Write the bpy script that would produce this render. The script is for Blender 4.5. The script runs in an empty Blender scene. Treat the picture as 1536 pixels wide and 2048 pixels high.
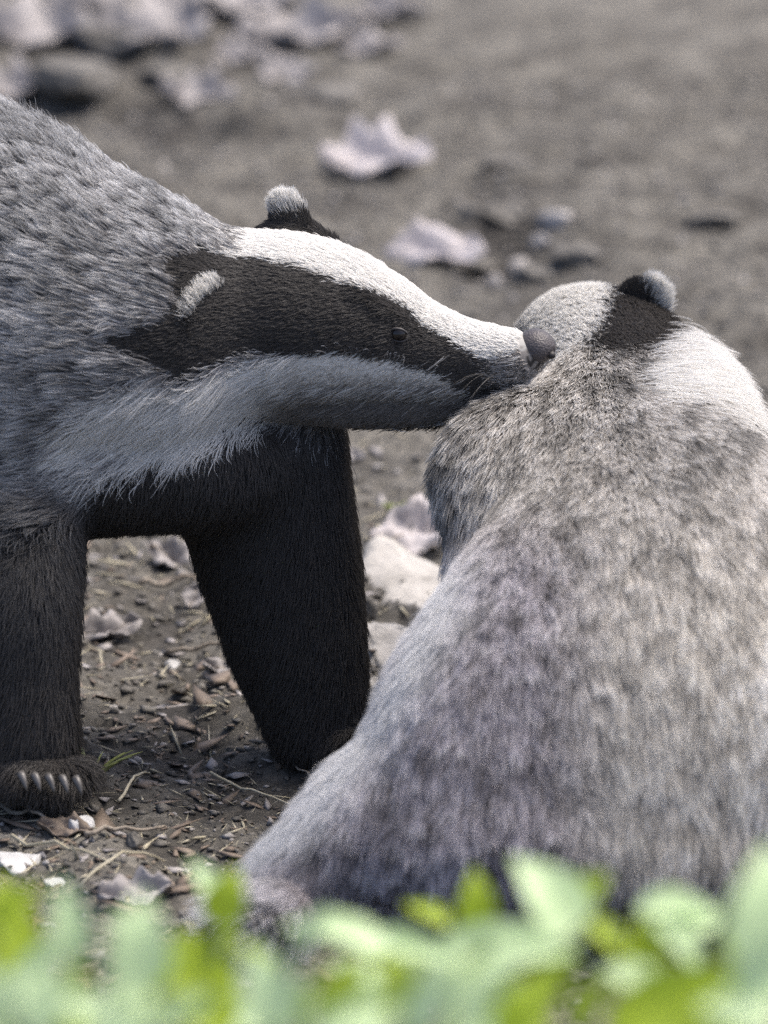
import bpy, bmesh, math, random
import numpy as np
from mathutils import Vector, Matrix, kdtree

sc = bpy.context.scene
COL = sc.collection
rng = np.random.default_rng(7)
random.seed(7)

# ------------------------------------------------------------------ camera
S = 0.000215            # metres per photo pixel at the focus distance
D = 2.5                 # focus distance (m)
TH = math.radians(18)   # the camera looks down by this
cth, sth = math.cos(TH), math.sin(TH)
FW = np.array((0, cth, -sth)); RT = np.array((1.0, 0, 0)); UP = np.array((0, sth, cth))
_z = D - 200 * S        # the near forepaw of the left badger stands at z = 0
CAM = np.array((0.0, -D * cth, _z * sth + (1590 - 1024) * S * _z / D * cth))

cam_d = bpy.data.cameras.new('camera'); cam = bpy.data.objects.new('camera', cam_d); COL.objects.link(cam)
cam.location = CAM; cam.rotation_euler = (math.pi / 2 - TH, 0, 0)
cam_d.sensor_width = 36; cam_d.sensor_fit = 'AUTO'
cam_d.lens = 36 * D / (2048 * S)
cam_d.clip_start = 0.05; cam_d.clip_end = 400
cam_d.dof.use_dof = True; cam_d.dof.focus_distance = D - 0.01
cam_d.dof.aperture_fstop = cam_d.lens / 27.0      # a 27 mm wide opening
sc.camera = cam

# ------------------------------------------------------------------ light
SUN_EL, SUN_AZ = math.radians(64), math.radians(60)     # azimuth from +y towards +x
w = bpy.data.worlds.new("World"); sc.world = w; w.use_nodes = True
nt = w.node_tree; nt.nodes.clear()
out = nt.nodes.new('ShaderNodeOutputWorld'); bg = nt.nodes.new('ShaderNodeBackground'); sky = nt.nodes.new('ShaderNodeTexSky')
sky.sky_type = 'NISHITA'; sky.sun_disc = False; sky.sun_elevation = SUN_EL; sky.sun_rotation = SUN_AZ
sky.air_density = 0.6; sky.dust_density = 4.0; sky.ozone_density = 0.6
bg.inputs['Strength'].default_value = 0.13
nt.links.new(sky.outputs[0], bg.inputs[0]); nt.links.new(bg.outputs[0], out.inputs[0])
sl = bpy.data.lights.new('sun', 'SUN'); sl.energy = 1.5; sl.angle = math.radians(30); sl.color = (1, 0.94, 0.86)
so = bpy.data.objects.new('sun', sl); COL.objects.link(so)
sdir = Vector((math.sin(SUN_AZ) * math.cos(SUN_EL), math.cos(SUN_AZ) * math.cos(SUN_EL), math.sin(SUN_EL)))
so.rotation_euler = (-sdir).to_track_quat('-Z', 'Y').to_euler(); so.location = sdir * 5
sc.view_settings.view_transform = 'Standard'; sc.view_settings.look = 'None'
sc.view_settings.exposure = 1.25; sc.view_settings.gamma = 1
sc.view_settings.use_curve_mapping = False
sc.render.engine = 'CYCLES'
sc.cycles.use_denoising = False
sc.cycles.max_bounces = 6; sc.cycles.diffuse_bounces = 4; sc.cycles.transparent_max_bounces = 4
sc.cycles.caustics_reflective = False; sc.cycles.caustics_refractive = False

# ------------------------------------------------------------------ helpers
def Wp(px, py, d):
    """photo pixel at a depth (photo pixels beyond the focus plane) -> world point"""
    z = D + d * S
    return CAM + FW * z + RT * ((px - 768) * S * z / D) + UP * (-(py - 1024) * S * z / D)

def proj(P):
    Q = P - CAM
    z = Q @ FW
    return np.stack([768 + (Q @ RT) * D / z / S, 1024 - (Q @ UP) * D / z / S], -1)

def onplane(px, py, y):
    r = Wp(px, py, 0) - CAM
    return CAM + r * ((y - CAM[1]) / r[1])

def G(px, py, h=0.0):
    r = Wp(px, py, 0) - CAM
    p = CAM + r * ((h - CAM[2]) / r[2])
    return p

def hash2(ix, iy, seed):
    n = (ix * 374761393 + iy * 668265263 + seed * 144665) & 0x7fffffff
    n = ((n ^ (n >> 13)) * 1274126177) & 0x7fffffff
    n = n ^ (n >> 16)
    return (n & 0xffff) / 65535.0

def vnoise(x, y, seed=0):
    ix = np.floor(x).astype(np.int64); iy = np.floor(y).astype(np.int64)
    fx = x - ix; fy = y - iy
    fx = fx * fx * (3 - 2 * fx); fy = fy * fy * (3 - 2 * fy)
    a = hash2(ix, iy, seed); b = hash2(ix + 1, iy, seed); c = hash2(ix, iy + 1, seed); d = hash2(ix + 1, iy + 1, seed)
    return (a * (1 - fx) + b * fx) * (1 - fy) + (c * (1 - fx) + d * fx) * fy

def fbm(x, y, octaves=4, seed=0, gain=0.5):
    v = 0; a = 1; t = 0
    for k in range(octaves):
        v = v + a * vnoise(x, y, seed + k * 17); t += a
        a *= gain; x = x * 2.03 + 11.3; y = y * 2.03 + 5.7
    return v / t * 2 - 1

def tag(o, label=None, cat=None, group=None, kind=None):
    if label: o['label'] = label
    if cat: o['category'] = cat
    if group: o['group'] = group
    if kind: o['kind'] = kind
    return o

def link(name, data, mat=None, parent=None):
    o = bpy.data.objects.new(name, data); COL.objects.link(o)
    if mat is not None and not len(data.materials): data.materials.append(mat)
    if parent is not None: o.parent = parent
    return o

def mesh_np(name, V, Fq, smooth=True):
    me = bpy.data.meshes.new(name)
    V = np.asarray(V, dtype=np.float32)
    if isinstance(Fq, np.ndarray):
        n, k = Fq.shape
        me.vertices.add(len(V)); me.vertices.foreach_set('co', V.ravel())
        me.loops.add(n * k); me.loops.foreach_set('vertex_index', Fq.astype(np.int32).ravel())
        me.polygons.add(n); me.polygons.foreach_set('loop_start', np.arange(0, n * k, k, dtype=np.int32))
        me.update(calc_edges=True); me.validate()
    else:
        me.from_pydata([tuple(map(float, v)) for v in V], [], Fq); me.update()
    if smooth: me.polygons.foreach_set('use_smooth', np.ones(len(me.polygons), dtype=bool))
    return me

# ------------------------------------------------------------------ materials
def mat(name):
    m = bpy.data.materials.new(name); m.use_nodes = True
    return m, m.node_tree.nodes, m.node_tree.links, m.node_tree.nodes['Principled BSDF']

def noise_ramp(ns, ls, scale, cols, detail=6, rough=0.6, coord='Object', dist=0.0):
    tc = ns.new('ShaderNodeTexCoord'); nz = ns.new('ShaderNodeTexNoise'); rp = ns.new('ShaderNodeValToRGB')
    nz.inputs['Scale'].default_value = scale; nz.inputs['Detail'].default_value = detail
    nz.inputs['Roughness'].default_value = rough; nz.inputs['Distortion'].default_value = dist
    ls.new(tc.outputs[coord], nz.inputs['Vector']); ls.new(nz.outputs[0], rp.inputs[0])
    el = rp.color_ramp.elements
    while len(el) < len(cols): el.new(0.5)
    for e, (p, c) in zip(el, cols): e.position = p; e.color = (*c, 1)
    return rp, nz

def hair_mat(name, gloss=0.05):
    m = bpy.data.materials.new(name); m.use_nodes = True
    ns, ls = m.node_tree.nodes, m.node_tree.links; ns.clear()
    o = ns.new('ShaderNodeOutputMaterial'); at = ns.new('ShaderNodeAttribute'); at.attribute_name = 'coat'
    df = ns.new('ShaderNodeBsdfDiffuse'); tr = ns.new('ShaderNodeBsdfTranslucent'); mx = ns.new('ShaderNodeMixShader')
    mx.inputs[0].default_value = 0.3
    gl = ns.new('ShaderNodeBsdfGlossy'); gl.inputs['Roughness'].default_value = 0.45; gl.inputs['Color'].default_value = (1, 1, 1, 1)
    m2 = ns.new('ShaderNodeMixShader'); m2.inputs[0].default_value = gloss * 0.5
    ls.new(at.outputs['Color'], df.inputs[0]); ls.new(at.outputs['Color'], tr.inputs[0])
    ls.new(df.outputs[0], mx.inputs[1]); ls.new(tr.outputs[0], mx.inputs[2])
    ls.new(mx.outputs[0], m2.inputs[1]); ls.new(gl.outputs[0], m2.inputs[2]); ls.new(m2.outputs[0], o.inputs[0])
    return m
M_HAIR = hair_mat('badger_hair')

M_SKIN, ns, ls, b = mat('badger_undercoat')
at = ns.new('ShaderNodeAttribute'); at.attribute_name = 'coat'
ls.new(at.outputs['Color'], b.inputs['Base Color']); b.inputs['Roughness'].default_value = 1.0; b.inputs['Specular IOR Level'].default_value = 0.05

M_NOSE, ns, ls, b = mat('nose_leather')
rp, nz = noise_ramp(ns, ls, 900, [(0.3, (0.035, 0.03, 0.031)), (0.7, (0.085, 0.074, 0.077))])
ls.new(rp.outputs[0], b.inputs['Base Color']); b.inputs['Roughness'].default_value = 0.5
vo = ns.new('ShaderNodeTexVoronoi'); vo.inputs['Scale'].default_value = 1100
tc = ns.new('ShaderNodeTexCoord'); ls.new(tc.outputs['Object'], vo.inputs['Vector'])
bp = ns.new('ShaderNodeBump'); bp.inputs['Strength'].default_value = 0.5; bp.inputs['Distance'].default_value = 0.0006
ls.new(vo.outputs['Distance'], bp.inputs['Height']); ls.new(bp.outputs[0], b.inputs['Normal'])

M_NOSTRIL, ns, ls, b = mat('nostril_dark'); b.inputs['Base Color'].default_value = (0.015, 0.012, 0.012, 1); b.inputs['Roughness'].default_value = 0.6
M_EYE, ns, ls, b = mat('eye_wet'); b.inputs['Base Color'].default_value = (0.012, 0.009, 0.008, 1); b.inputs['Roughness'].default_value = 0.06
M_LID, ns, ls, b = mat('eyelid_skin'); b.inputs['Base Color'].default_value = (0.035, 0.031, 0.03, 1); b.inputs['Roughness'].default_value = 0.5
M_CLAW, ns, ls, b = mat('claw_horn')
rp, nz = noise_ramp(ns, ls, 120, [(0.3, (0.05, 0.047, 0.044)), (0.7, (0.13, 0.123, 0.118))]); ls.new(rp.outputs[0], b.inputs['Base Color']); b.inputs['Roughness'].default_value = 0.4

# soil
M_SOIL, ns, ls, b = mat('soil')
rp, nz = noise_ramp(ns, ls, 22, [(0.30, (0.046, 0.042, 0.036)), (0.5, (0.118, 0.111, 0.096)), (0.70, (0.215, 0.204, 0.178))], 8, 0.62)
rp2, nz2 = noise_ramp(ns, ls, 170, [(0.30, (0.42, 0.41, 0.40)), (0.5, (0.9, 0.9, 0.9)), (0.72, (1.5, 1.47, 1.45))], 6, 0.7)
mul = ns.new('ShaderNodeMix'); mul.data_type = 'RGBA'; mul.blend_type = 'MULTIPLY'; mul.inputs[0].default_value = 1
ls.new(rp.outputs[0], mul.inputs[6]); ls.new(rp2.outputs[0], mul.inputs[7])
at = ns.new('ShaderNodeAttribute'); at.attribute_name = 'dark_shade'
mx = ns.new('ShaderNodeMix'); mx.data_type = 'RGBA'; mx.blend_type = 'MIX'
dk = ns.new('ShaderNodeMix'); dk.data_type = 'RGBA'; dk.blend_type = 'MULTIPLY'; dk.inputs[0].default_value = 1; dk.inputs[7].default_value = (0.36, 0.35, 0.36, 1)
ls.new(mul.outputs[2], dk.inputs[6]); ls.new(at.outputs['Fac'], mx.inputs[0]); ls.new(mul.outputs[2], mx.inputs[6]); ls.new(dk.outputs[2], mx.inputs[7])
ls.new(mx.outputs[2], b.inputs['Base Color']); b.inputs['Roughness'].default_value = 0.95
bp = ns.new('ShaderNodeBump'); bp.inputs['Strength'].default_value = 0.8; bp.inputs['Distance'].default_value = 0.003
ls.new(nz2.outputs[0], bp.inputs['Height']); ls.new(bp.outputs[0], b.inputs['Normal'])

def simple_noise_mat(name, scale, cols, rough=0.85, bump=0.0, bscale=None):
    m, ns, ls, b = mat(name)
    rp, nz = noise_ramp(ns, ls, scale, cols, 7, 0.6)
    ls.new(rp.outputs[0], b.inputs['Base Color']); b.inputs['Roughness'].default_value = rough
    if bump:
        n2 = ns.new('ShaderNodeTexNoise'); n2.inputs['Scale'].default_value = bscale or scale * 3; n2.inputs['Detail'].default_value = 6
        tc = ns.new('ShaderNodeTexCoord'); ls.new(tc.outputs['Object'], n2.inputs['Vector'])
        bp = ns.new('ShaderNodeBump'); bp.inputs['Distance'].default_value = 0.003; bp.inputs['Strength'].default_value = bump
        ls.new(n2.outputs[0], bp.inputs['Height']); ls.new(bp.outputs[0], b.inputs['Normal'])
    return m
M_STONE = simple_noise_mat('pale_stone', 45, [(0.28, (0.15, 0.14, 0.13)), (0.48, (0.31, 0.295, 0.285)), (0.75, (0.44, 0.42, 0.405))], 0.9, 0.7, 160)
M_CLOD = simple_noise_mat('earth_clod', 60, [(0.3, (0.06, 0.056, 0.05)), (0.7, (0.19, 0.18, 0.163))], 0.95, 0.8, 200)
M_LEAFDRY = simple_noise_mat('dry_leaf', 40, [(0.3, (0.19, 0.175, 0.17)), (0.5, (0.29, 0.272, 0.268)), (0.75, (0.38, 0.358, 0.352))], 0.7, 0.4, 120)
M_LEAFPALE = simple_noise_mat('pale_dry_leaf', 40, [(0.3, (0.32, 0.295, 0.295)), (0.5, (0.44, 0.41, 0.415)), (0.75, (0.54, 0.51, 0.515))], 0.7, 0.4, 120)
M_LEAFBROWN = simple_noise_mat('brown_leaf', 60, [(0.3, (0.10, 0.075, 0.055)), (0.7, (0.24, 0.19, 0.15))], 0.7, 0.4, 150)
M_CHIP = simple_noise_mat('white_chip', 60, [(0.3, (0.38, 0.38, 0.375)), (0.7, (0.58, 0.58, 0.58))], 0.8, 0.3, 150)
M_SLAB = simple_noise_mat('pale_slab', 45, [(0.30, (0.17, 0.16, 0.145)), (0.45, (0.36, 0.345, 0.32)), (0.75, (0.48, 0.46, 0.43))], 0.9, 0.7, 160)
M_TWIG = simple_noise_mat('twig_bark', 80, [(0.3, (0.16, 0.13, 0.10)), (0.7, (0.34, 0.3, 0.25))], 0.85, 0.5, 300)
M_STRAW = simple_noise_mat('straw', 80, [(0.3, (0.3, 0.27, 0.18)), (0.7, (0.5, 0.46, 0.36))], 0.7)
M_GRASS = simple_noise_mat('grass_blade', 80, [(0.3, (0.14, 0.17, 0.05)), (0.7, (0.26, 0.28, 0.10))], 0.6)

def leaf_mat(name, c0, c1, rough, trans):
    m, ns, ls, b = mat(name)
    rp, nz = noise_ramp(ns, ls, 25, [(0.3, c0), (0.7, c1)], 5, 0.6)
    ls.new(rp.outputs[0], b.inputs['Base Color']); b.inputs['Roughness'].default_value = rough
    tr = ns.new('ShaderNodeBsdfTranslucent'); ls.new(rp.outputs[0], tr.inputs[0])
    mx = ns.new('ShaderNodeMixShader'); mx.inputs[0].default_value = trans
    o = [n for n in ns if n.type == 'OUTPUT_MATERIAL'][0]
    ls.new(b.outputs[0], mx.inputs[1]); ls.new(tr.outputs[0], mx.inputs[2]); ls.new(mx.outputs[0], o.inputs[0])
    return m
M_GREEN = leaf_mat('green_leaf', (0.29, 0.42, 0.016), (0.43, 0.55, 0.04), 0.5, 0.35)
M_PALE_SHEEN = leaf_mat('pale_sheen_leaf', (0.40, 0.57, 0.25), (0.62, 0.77, 0.47), 0.4, 0.25)  # sky reflection on the leaves put into their pale colour
M_STEM = leaf_mat('green_stem', (0.14, 0.2, 0.05), (0.22, 0.3, 0.09), 0.5, 0.1)

# ------------------------------------------------------------------ ground
def ipx(px, py):
    g = G(px, py); return g[0], g[1]
PITS = [(220, 95, 120, 1.0), (330, 235, 170, 0.9), (130, 230, 120, 0.5), (1010, 445, 170, 1.0), (980, 500, 120, 1.0), (1100, 560, 120, .8), (420, 150, 130, .8), (700, 70, 110, .6), (60, 140, 110, .8), (600, 200, 120, .6), (520, 95, 90, .5), (480, 45, 80, .6), (750, 355, 110, 0.5),
        (300, 1250, 150, .7), (330, 1400, 150, .8), (450, 1500, 200, .6), (870, 1235, 70, 1.0), (960, 1150, 60, .8), (780, 980, 150, .5), (760, 1370, 100, .9), (560, 1560, 250, .5), (640, 40, 120, .4), (1480, 700, 120, .3), (500, 1650, 200, .6), (250, 1500, 160, .6)]
def ground_h(x, y):
    near = np.exp(-((x / 1.2) ** 2 + ((y - 0.4) / 1.6) ** 2))
    h = 0.010 * fbm(x * 9, y * 9, 3, 3) + 0.006 * fbm(x * 38, y * 38, 4, 9)
    h = h + 0.0022 * fbm(x * 160, y * 160, 3, 21)
    # clods in the far left
    cl = np.clip((-x + 0.10) * 6, 0, 1) * np.clip((y - 0.45) * 3, 0, 1) * near
    h = h + cl * 0.022 * np.maximum(0, fbm(x * 16 + 3, y * 11, 4, 33))
    for px, py, r, a in PITS:
        gx, gy = ipx(px, py); rr = r * S
        h = h - a * 0.010 * np.exp(-(((x - gx) / rr) ** 2 + ((y - gy) / (rr * 1.8)) ** 2))
    flat = np.exp(-((x / 8) ** 2 + (y / 8) ** 2))
    return h * flat + (1 - flat) * 0.02 * fbm(x * 0.6, y * 0.6, 3, 5)

def axis(lo, hi, step, far, n):
    a = np.arange(lo, hi, step); g = np.linspace(0, 1, n)[1:]
    return np.concatenate([(lo - (far) * g[::-1] ** 3.2), a, hi + far * g ** 3.2])
gx = axis(-0.36, 0.36, 0.0024, 80, 46); gy = axis(-0.75, 1.25, 0.0035, 80, 46)
X, Y = np.meshgrid(gx, gy); Z = ground_h(X.ravel(), Y.ravel()).reshape(X.shape)
V = np.stack([X, Y, Z], -1).reshape(-1, 3)
nx, ny = len(gx), len(gy)
I = (np.arange(ny - 1)[:, None] * nx + np.arange(nx - 1)[None]).ravel()
gm = mesh_np('ground', V, np.stack([I, I + 1, I + nx + 1, I + nx], -1))
da = gm.attributes.new('dark_shade', 'FLOAT', 'POINT')
dark_shade = np.zeros(len(V))
for px, py, r, a in PITS:  # soil darkened in hollows; shade under the left badger painted in too
    ex, ey = ipx(px, py); rr = r * S
    dark_shade = np.maximum(dark_shade, a * np.exp(-(((V[:, 0] - ex) / rr) ** 2 + ((V[:, 1] - ey) / (rr * 2.2)) ** 2)))
dark_shade = np.clip(dark_shade * (0.9 + 0.9 * fbm(V[:, 0] * 60, V[:, 1] * 60, 3, 77)) + 0.25 * np.clip(fbm(V[:, 0] * 22, V[:, 1] * 22, 4, 55) * 2, 0, 1), 0, 1)
da.data.foreach_set('value', dark_shade.astype(np.float32))
ground = tag(link('ground', gm, M_SOIL), 'bare trampled grey brown earth under the two badgers', kind='structure')
def gz(x, y): return float(ground_h(np.array([x]), np.array([y]))[0])
def at_ground(px, py):
    p = G(px, py)
    for _ in range(3): p = G(px, py, gz(p[0], p[1]))
    return p

# ------------------------------------------------------------------ animals
def catmull(K, n):
    K = np.asarray(K, float); out = []
    m = len(K)
    for i in range(m - 1):
        p0 = K[max(i - 1, 0)]; p1 = K[i]; p2 = K[i + 1]; p3 = K[min(i + 2, m - 1)]
        for t in np.linspace(0, 1, n, endpoint=False):
            out.append(0.5 * ((2 * p1) + (-p0 + p2) * t + (2 * p0 - 5 * p1 + 4 * p2 - p3) * t * t + (-p0 + 3 * p1 - 3 * p2 + p3) * t ** 3))
    out.append(K[-1]); return np.array(out)

def loft(bm, K, upref, n=8, seg=28):
    """K rows: world x, y, z, half height, half width (metres)."""
    C = catmull(K, n); P = C[:, :3]; A = np.maximum(C[:, 3], 1e-4); B = np.maximum(C[:, 4], 1e-4)
    T = np.gradient(P, axis=0); T /= np.linalg.norm(T, axis=1, keepdims=True)
    # rounded ends
    def cap(i, sgn):
        r = []
        for u in (0.45, 0.8, 0.97):
            k = math.sqrt(1 - u * u); R0 = min(A[i], B[i])
            r.append((P[i] + T[i] * sgn * u * R0 * 0.9, T[i], A[i] * k, B[i] * k))
        return r
    rows = cap(0, -1)[::-1] + [(P[i], T[i], A[i], B[i]) for i in range(len(P))] + cap(len(P) - 1, 1)
    rings = []
    for p, t, a, b_ in rows:
        u = upref - t * (upref @ t); u /= np.linalg.norm(u); s = np.cross(t, u)
        rings.append([bm.verts.new(p + u * a * math.cos(q) + s * b_ * math.sin(q)) for q in np.linspace(0, 2 * math.pi, seg, endpoint=False)])
    for r0, r1 in zip(rings[:-1], rings[1:]):
        for j in range(seg):
            bm.faces.new((r0[j], r0[(j + 1) % seg], r1[(j + 1) % seg], r1[j]))
    bm.faces.new(rings[0][::-1]); bm.faces.new(rings[-1])

def fuse(bm, name, voxel, smooth=8):
    bmesh.ops.recalc_face_normals(bm, faces=bm.faces[:])
    me = bpy.data.meshes.new(name + '_raw'); bm.to_mesh(me); bm.free()
    o = bpy.data.objects.new('tmp', me); COL.objects.link(o)
    r = o.modifiers.new('r', 'REMESH'); r.mode = 'VOXEL'; r.voxel_size = voxel
    s = o.modifiers.new('s', 'SMOOTH'); s.iterations = smooth; s.factor = 0.5
    dg = bpy.context.evaluated_depsgraph_get(); dg.update()
    res = bpy.data.meshes.new_from_object(o.evaluated_get(dg)); res.name = name
    bpy.data.objects.remove(o); bpy.data.meshes.remove(me)
    res.polygons.foreach_set('use_smooth', np.ones(len(res.polygons), dtype=bool))
    return res

def arrays(me):
    n = len(me.vertices); V = np.empty(n * 3, np.float32); me.vertices.foreach_get('co', V); V = V.reshape(-1, 3).astype(float)
    N = np.empty(n * 3, np.float32); me.vertices.foreach_get('normal', N); N = N.reshape(-1, 3).astype(float)
    me.calc_loop_triangles(); t = np.empty(len(me.loop_triangles) * 3, np.int32); me.loop_triangles.foreach_get('vertices', t)
    return V, N, t.reshape(-1, 3)

def relax(me, wfn, iters):
    n = len(me.vertices); V, N, T = arrays(me)
    E = np.empty(len(me.edges) * 2, np.int32); me.edges.foreach_get('vertices', E); E = E.reshape(-1, 2)
    deg = np.bincount(E.ravel(), minlength=n)[:, None] + 1e-9; wt = wfn(V)[:, None]
    for _ in range(iters):
        acc = np.stack([np.bincount(E[:, 0], V[E[:, 1], k], n) + np.bincount(E[:, 1], V[E[:, 0], k], n) for k in range(3)], -1)
        V = V + wt * 0.6 * (acc / deg - V)
    me.vertices.foreach_set('co', V.astype(np.float32).ravel()); me.update()

def inpoly(P, poly):
    poly = np.asarray(poly, float); x, y = P[:, 0], P[:, 1]; c = np.zeros(len(P), bool)
    j = len(poly) - 1
    for i in range(len(poly)):
        xi, yi = poly[i]; xj, yj = poly[j]
        cond = ((yi > y) != (yj > y)) & (x < (xj - xi) * (y - yi) / (yj - yi + 1e-9) + xi)
        c ^= cond; j = i
    return c

def sstep(a, b, x):
    t = np.clip((x - a) / (b - a), 0, 1); return t * t * (3 - 2 * t)

KP = 5
def grow(name, me, parent, count, weight_fn, coat_fn, seed, clump=11, rad=0.00013):
    """fur: one strand set rooted on the mesh. coat_fn(P, N) -> length, lift(0 flat..1 upright), dir vectors, colours (n,3 key colours,3), clump strength"""
    r = np.random.default_rng(seed)
    V, N, T = arrays(me)
    a, b_, c = V[T[:, 0]], V[T[:, 1]], V[T[:, 2]]
    area = np.linalg.norm(np.cross(b_ - a, c - a), axis=1) / 2
    wgt = area * weight_fn((a + b_ + c) / 3, (N[T[:, 0]] + N[T[:, 1]] + N[T[:, 2]]) / 3)
    pick = r.choice(len(T), count, p=wgt / wgt.sum())
    u = r.random((count, 2)); fl = u.sum(1) > 1; u[fl] = 1 - u[fl]
    t = T[pick]
    P = V[t[:, 0]] * (1 - u.sum(1))[:, None] + V[t[:, 1]] * u[:, :1] + V[t[:, 2]] * u[:, 1:]
    Nn = N[t[:, 0]] * (1 - u.sum(1))[:, None] + N[t[:, 1]] * u[:, :1] + N[t[:, 2]] * u[:, 1:]
    Nn /= np.linalg.norm(Nn, axis=1, keepdims=True) + 1e-9
    nc = max(4, count // clump); ci = r.choice(count, nc, replace=False)
    kd = kdtree.KDTree(nc)
    for i, p in enumerate(P[ci]): kd.insert(p, i)
    kd.balance()
    own = np.fromiter((kd.find(p)[1] for p in P), np.int64, count)
    ph = r.random(nc)[own]                      # each tuft has its own phase of the banding
    L, lift, dv, K, cs = coat_fn(P, Nn, ph, r)
    dv = dv + 0.18 * r.normal(size=dv.shape)
    dv = dv - Nn * (dv * Nn).sum(1, keepdims=True); dv /= np.linalg.norm(dv, axis=1, keepdims=True) + 1e-9
    L = L * (0.7 + 0.5 * r.random(count)); lift = np.clip(lift + 0.10 * r.normal(size=count), 0.04, 1.2)
    tt = np.linspace(0, 1, KP)
    pts = np.empty((count, KP, 3))
    side = np.cross(Nn, dv); bend = r.normal(size=count) * 0.10
    for k, q in enumerate(tt):
        pts[:, k] = P + (L)[:, None] * (dv * q * np.sqrt(np.maximum(0.05, 1 - lift ** 2 * 0.8))[:, None] + Nn * (lift * (q - 0.42 * q * q))[:, None] + side * (bend * q * q)[:, None])
    off = pts - P[:, None]
    ctip = pts[ci]                              # strands of a tuft lean to its middle strand
    for k, q in enumerate(tt):
        pull = (cs * 0.75 * q ** 1.4)[:, None]
        pts[:, k] += (ctip[own, k] - pts[:, k]) * pull
    hc = bpy.data.hair_curves.new(name)
    hc.add_curves([KP] * count)
    hc.attributes['position'].data.foreach_set('vector', pts.astype(np.float32).ravel())
    ra = hc.attributes.get('radius') or hc.attributes.new('radius', 'FLOAT', 'POINT')
    rr = rad * (0.75 + 0.5 * r.random(count))[:, None] * np.array([0.8, 1, 0.95, 0.7, 0.15])[None]
    ra.data.foreach_set('value', rr.astype(np.float32).ravel())
    ca = hc.attributes.new('coat', 'FLOAT_VECTOR', 'POINT')
    n_k = K.shape[1]; pos = tt * (n_k - 1); i0 = np.minimum(pos.astype(int), n_k - 2); f = pos - i0
    cc = K[:, i0] * (1 - f)[None, :, None] + K[:, i0 + 1] * f[None, :, None]
    cc = cc * (0.88 + 0.24 * r.random(count))[:, None, None]
    ca.data.foreach_set('vector', np.clip(cc, 0.004, 0.9).astype(np.float32).ravel())
    o = link(name, hc, M_HAIR, parent); o['kind'] = 'stuff'
    return o

def paint(me, coat_fn, under=0.55):
    V, N, T = arrays(me)
    r = np.random.default_rng(1)
    _, _, _, K, _ = coat_fn(V, N, np.full(len(V), 0.5), r)
    ca = me.attributes.new('coat', 'FLOAT_VECTOR', 'POINT')
    ca.data.foreach_set('vector', np.clip(K[:, :2].mean(1) * under, 0.004, 0.9).astype(np.float32).ravel())

def view_weight(P, N):
    q = proj(P); w_ = np.full(len(P), 1.0)
    out_ = np.maximum(np.maximum(-q[:, 0] - 60, q[:, 0] - 1596), np.maximum(-q[:, 1] - 60, q[:, 1] - 2108))
    w_ = np.where(out_ > 0, 0.12, 1.0)
    back = (N @ FW) > 0.35
    nz_ = np.linalg.norm(q - np.array((1085, 696)), axis=1) < 46
    w_ = np.where(nz_ & (np.abs(P[:, 1] - HY) < 0.016), 0.0, w_)
    return np.where(back, w_ * 0.25, w_)

# key colours of one strand, root to tip
C_WHITE = np.array([[.62, .60, .56], [.78, .765, .73], [.84, .825, .79]])
C_BLACK = np.array([[.058, .053, .049], [.048, .044, .041], [.064, .059, .055]])
C_GREYF = np.array([[.50, .485, .47], [.105, .102, .103], [.86, .86, .85]])
C_TAUPE = np.array([[.56, .53, .49], [.15, .138, .126], [.80, .77, .72]])
C_JAW = np.array([[.19, .172, .155], [.13, .118, .106], [.22, .20, .18]])
C_DKGREY = np.array([[.13, .125, .12], [.07, .067, .065], [.16, .155, .15]])

# ---- the badger on the left --------------------------------------------------
HY = Wp(700, 680, -40)[1]                 # its sagittal plane (world y) at the head
def hp(px, py, up, side, y=None):
    p = onplane(px, py, HY if y is None else y); k = (p - CAM) @ FW / D
    return [*p, up * S * k, side * S * k]
Zv = np.array((0, 0, 1.0))
bm = bmesh.new()
BY = HY - 0.002
loft(bm, [hp(-1450, 760, 200, 220, BY + .03), hp(-1150, 640, 390, 360, BY + .03), hp(-700, 575, 430, 400, BY + .02), hp(-300, 580, 410, 385, BY + .01), hp(0, 625, 350, 345, BY), hp(180, 655, 302, 300, BY), hp(330, 662, 262, 255, BY), hp(450, 660, 205, 212), hp(560, 655, 165, 180)], Zv)
# skull and muzzle
loft(bm, [hp(300, 660, 190, 190), hp(430, 655, 187, 190), hp(540, 645, 180, 192), hp(640, 650, 165, 178), hp(740, 672, 138, 145), hp(830, 700, 108, 105), hp(920, 715, 82, 76), hp(1000, 716, 64, 62), hp(1045, 710, 50, 52), hp(1066, 704, 36, 40)], Zv)
# lower jaw
loft(bm, [hp(560, 745, 80, 130), hp(700, 782, 62, 94), hp(820, 796, 52, 64), hp(920, 796, 38, 48), hp(988, 780, 28, 36)], Zv)
# brow and cheek
loft(bm, [hp(700, 590, 30, 30, HY - .021), hp(770, 628, 26, 30, HY - .019), hp(820, 655, 18, 20, HY - .015)], Zv)
loft(bm, [hp(700, 590, 30, 30, HY + .021), hp(770, 628, 26, 30, HY + .019), hp(820, 655, 18, 20, HY + .015)], Zv)
# low mound that carries the far ear
loft(bm, [hp(510, 502, 36, 36, HY + .030), hp(580, 474, 42, 40, HY + .031), hp(650, 505, 32, 34, HY + .028)], Zv)
# chest and throat
loft(bm, [hp(0, 820, 260, 300, BY), hp(220, 875, 185, 250, BY), hp(400, 905, 140, 200, BY), hp(500, 900, 110, 150, BY + .01)], Zv)
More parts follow.
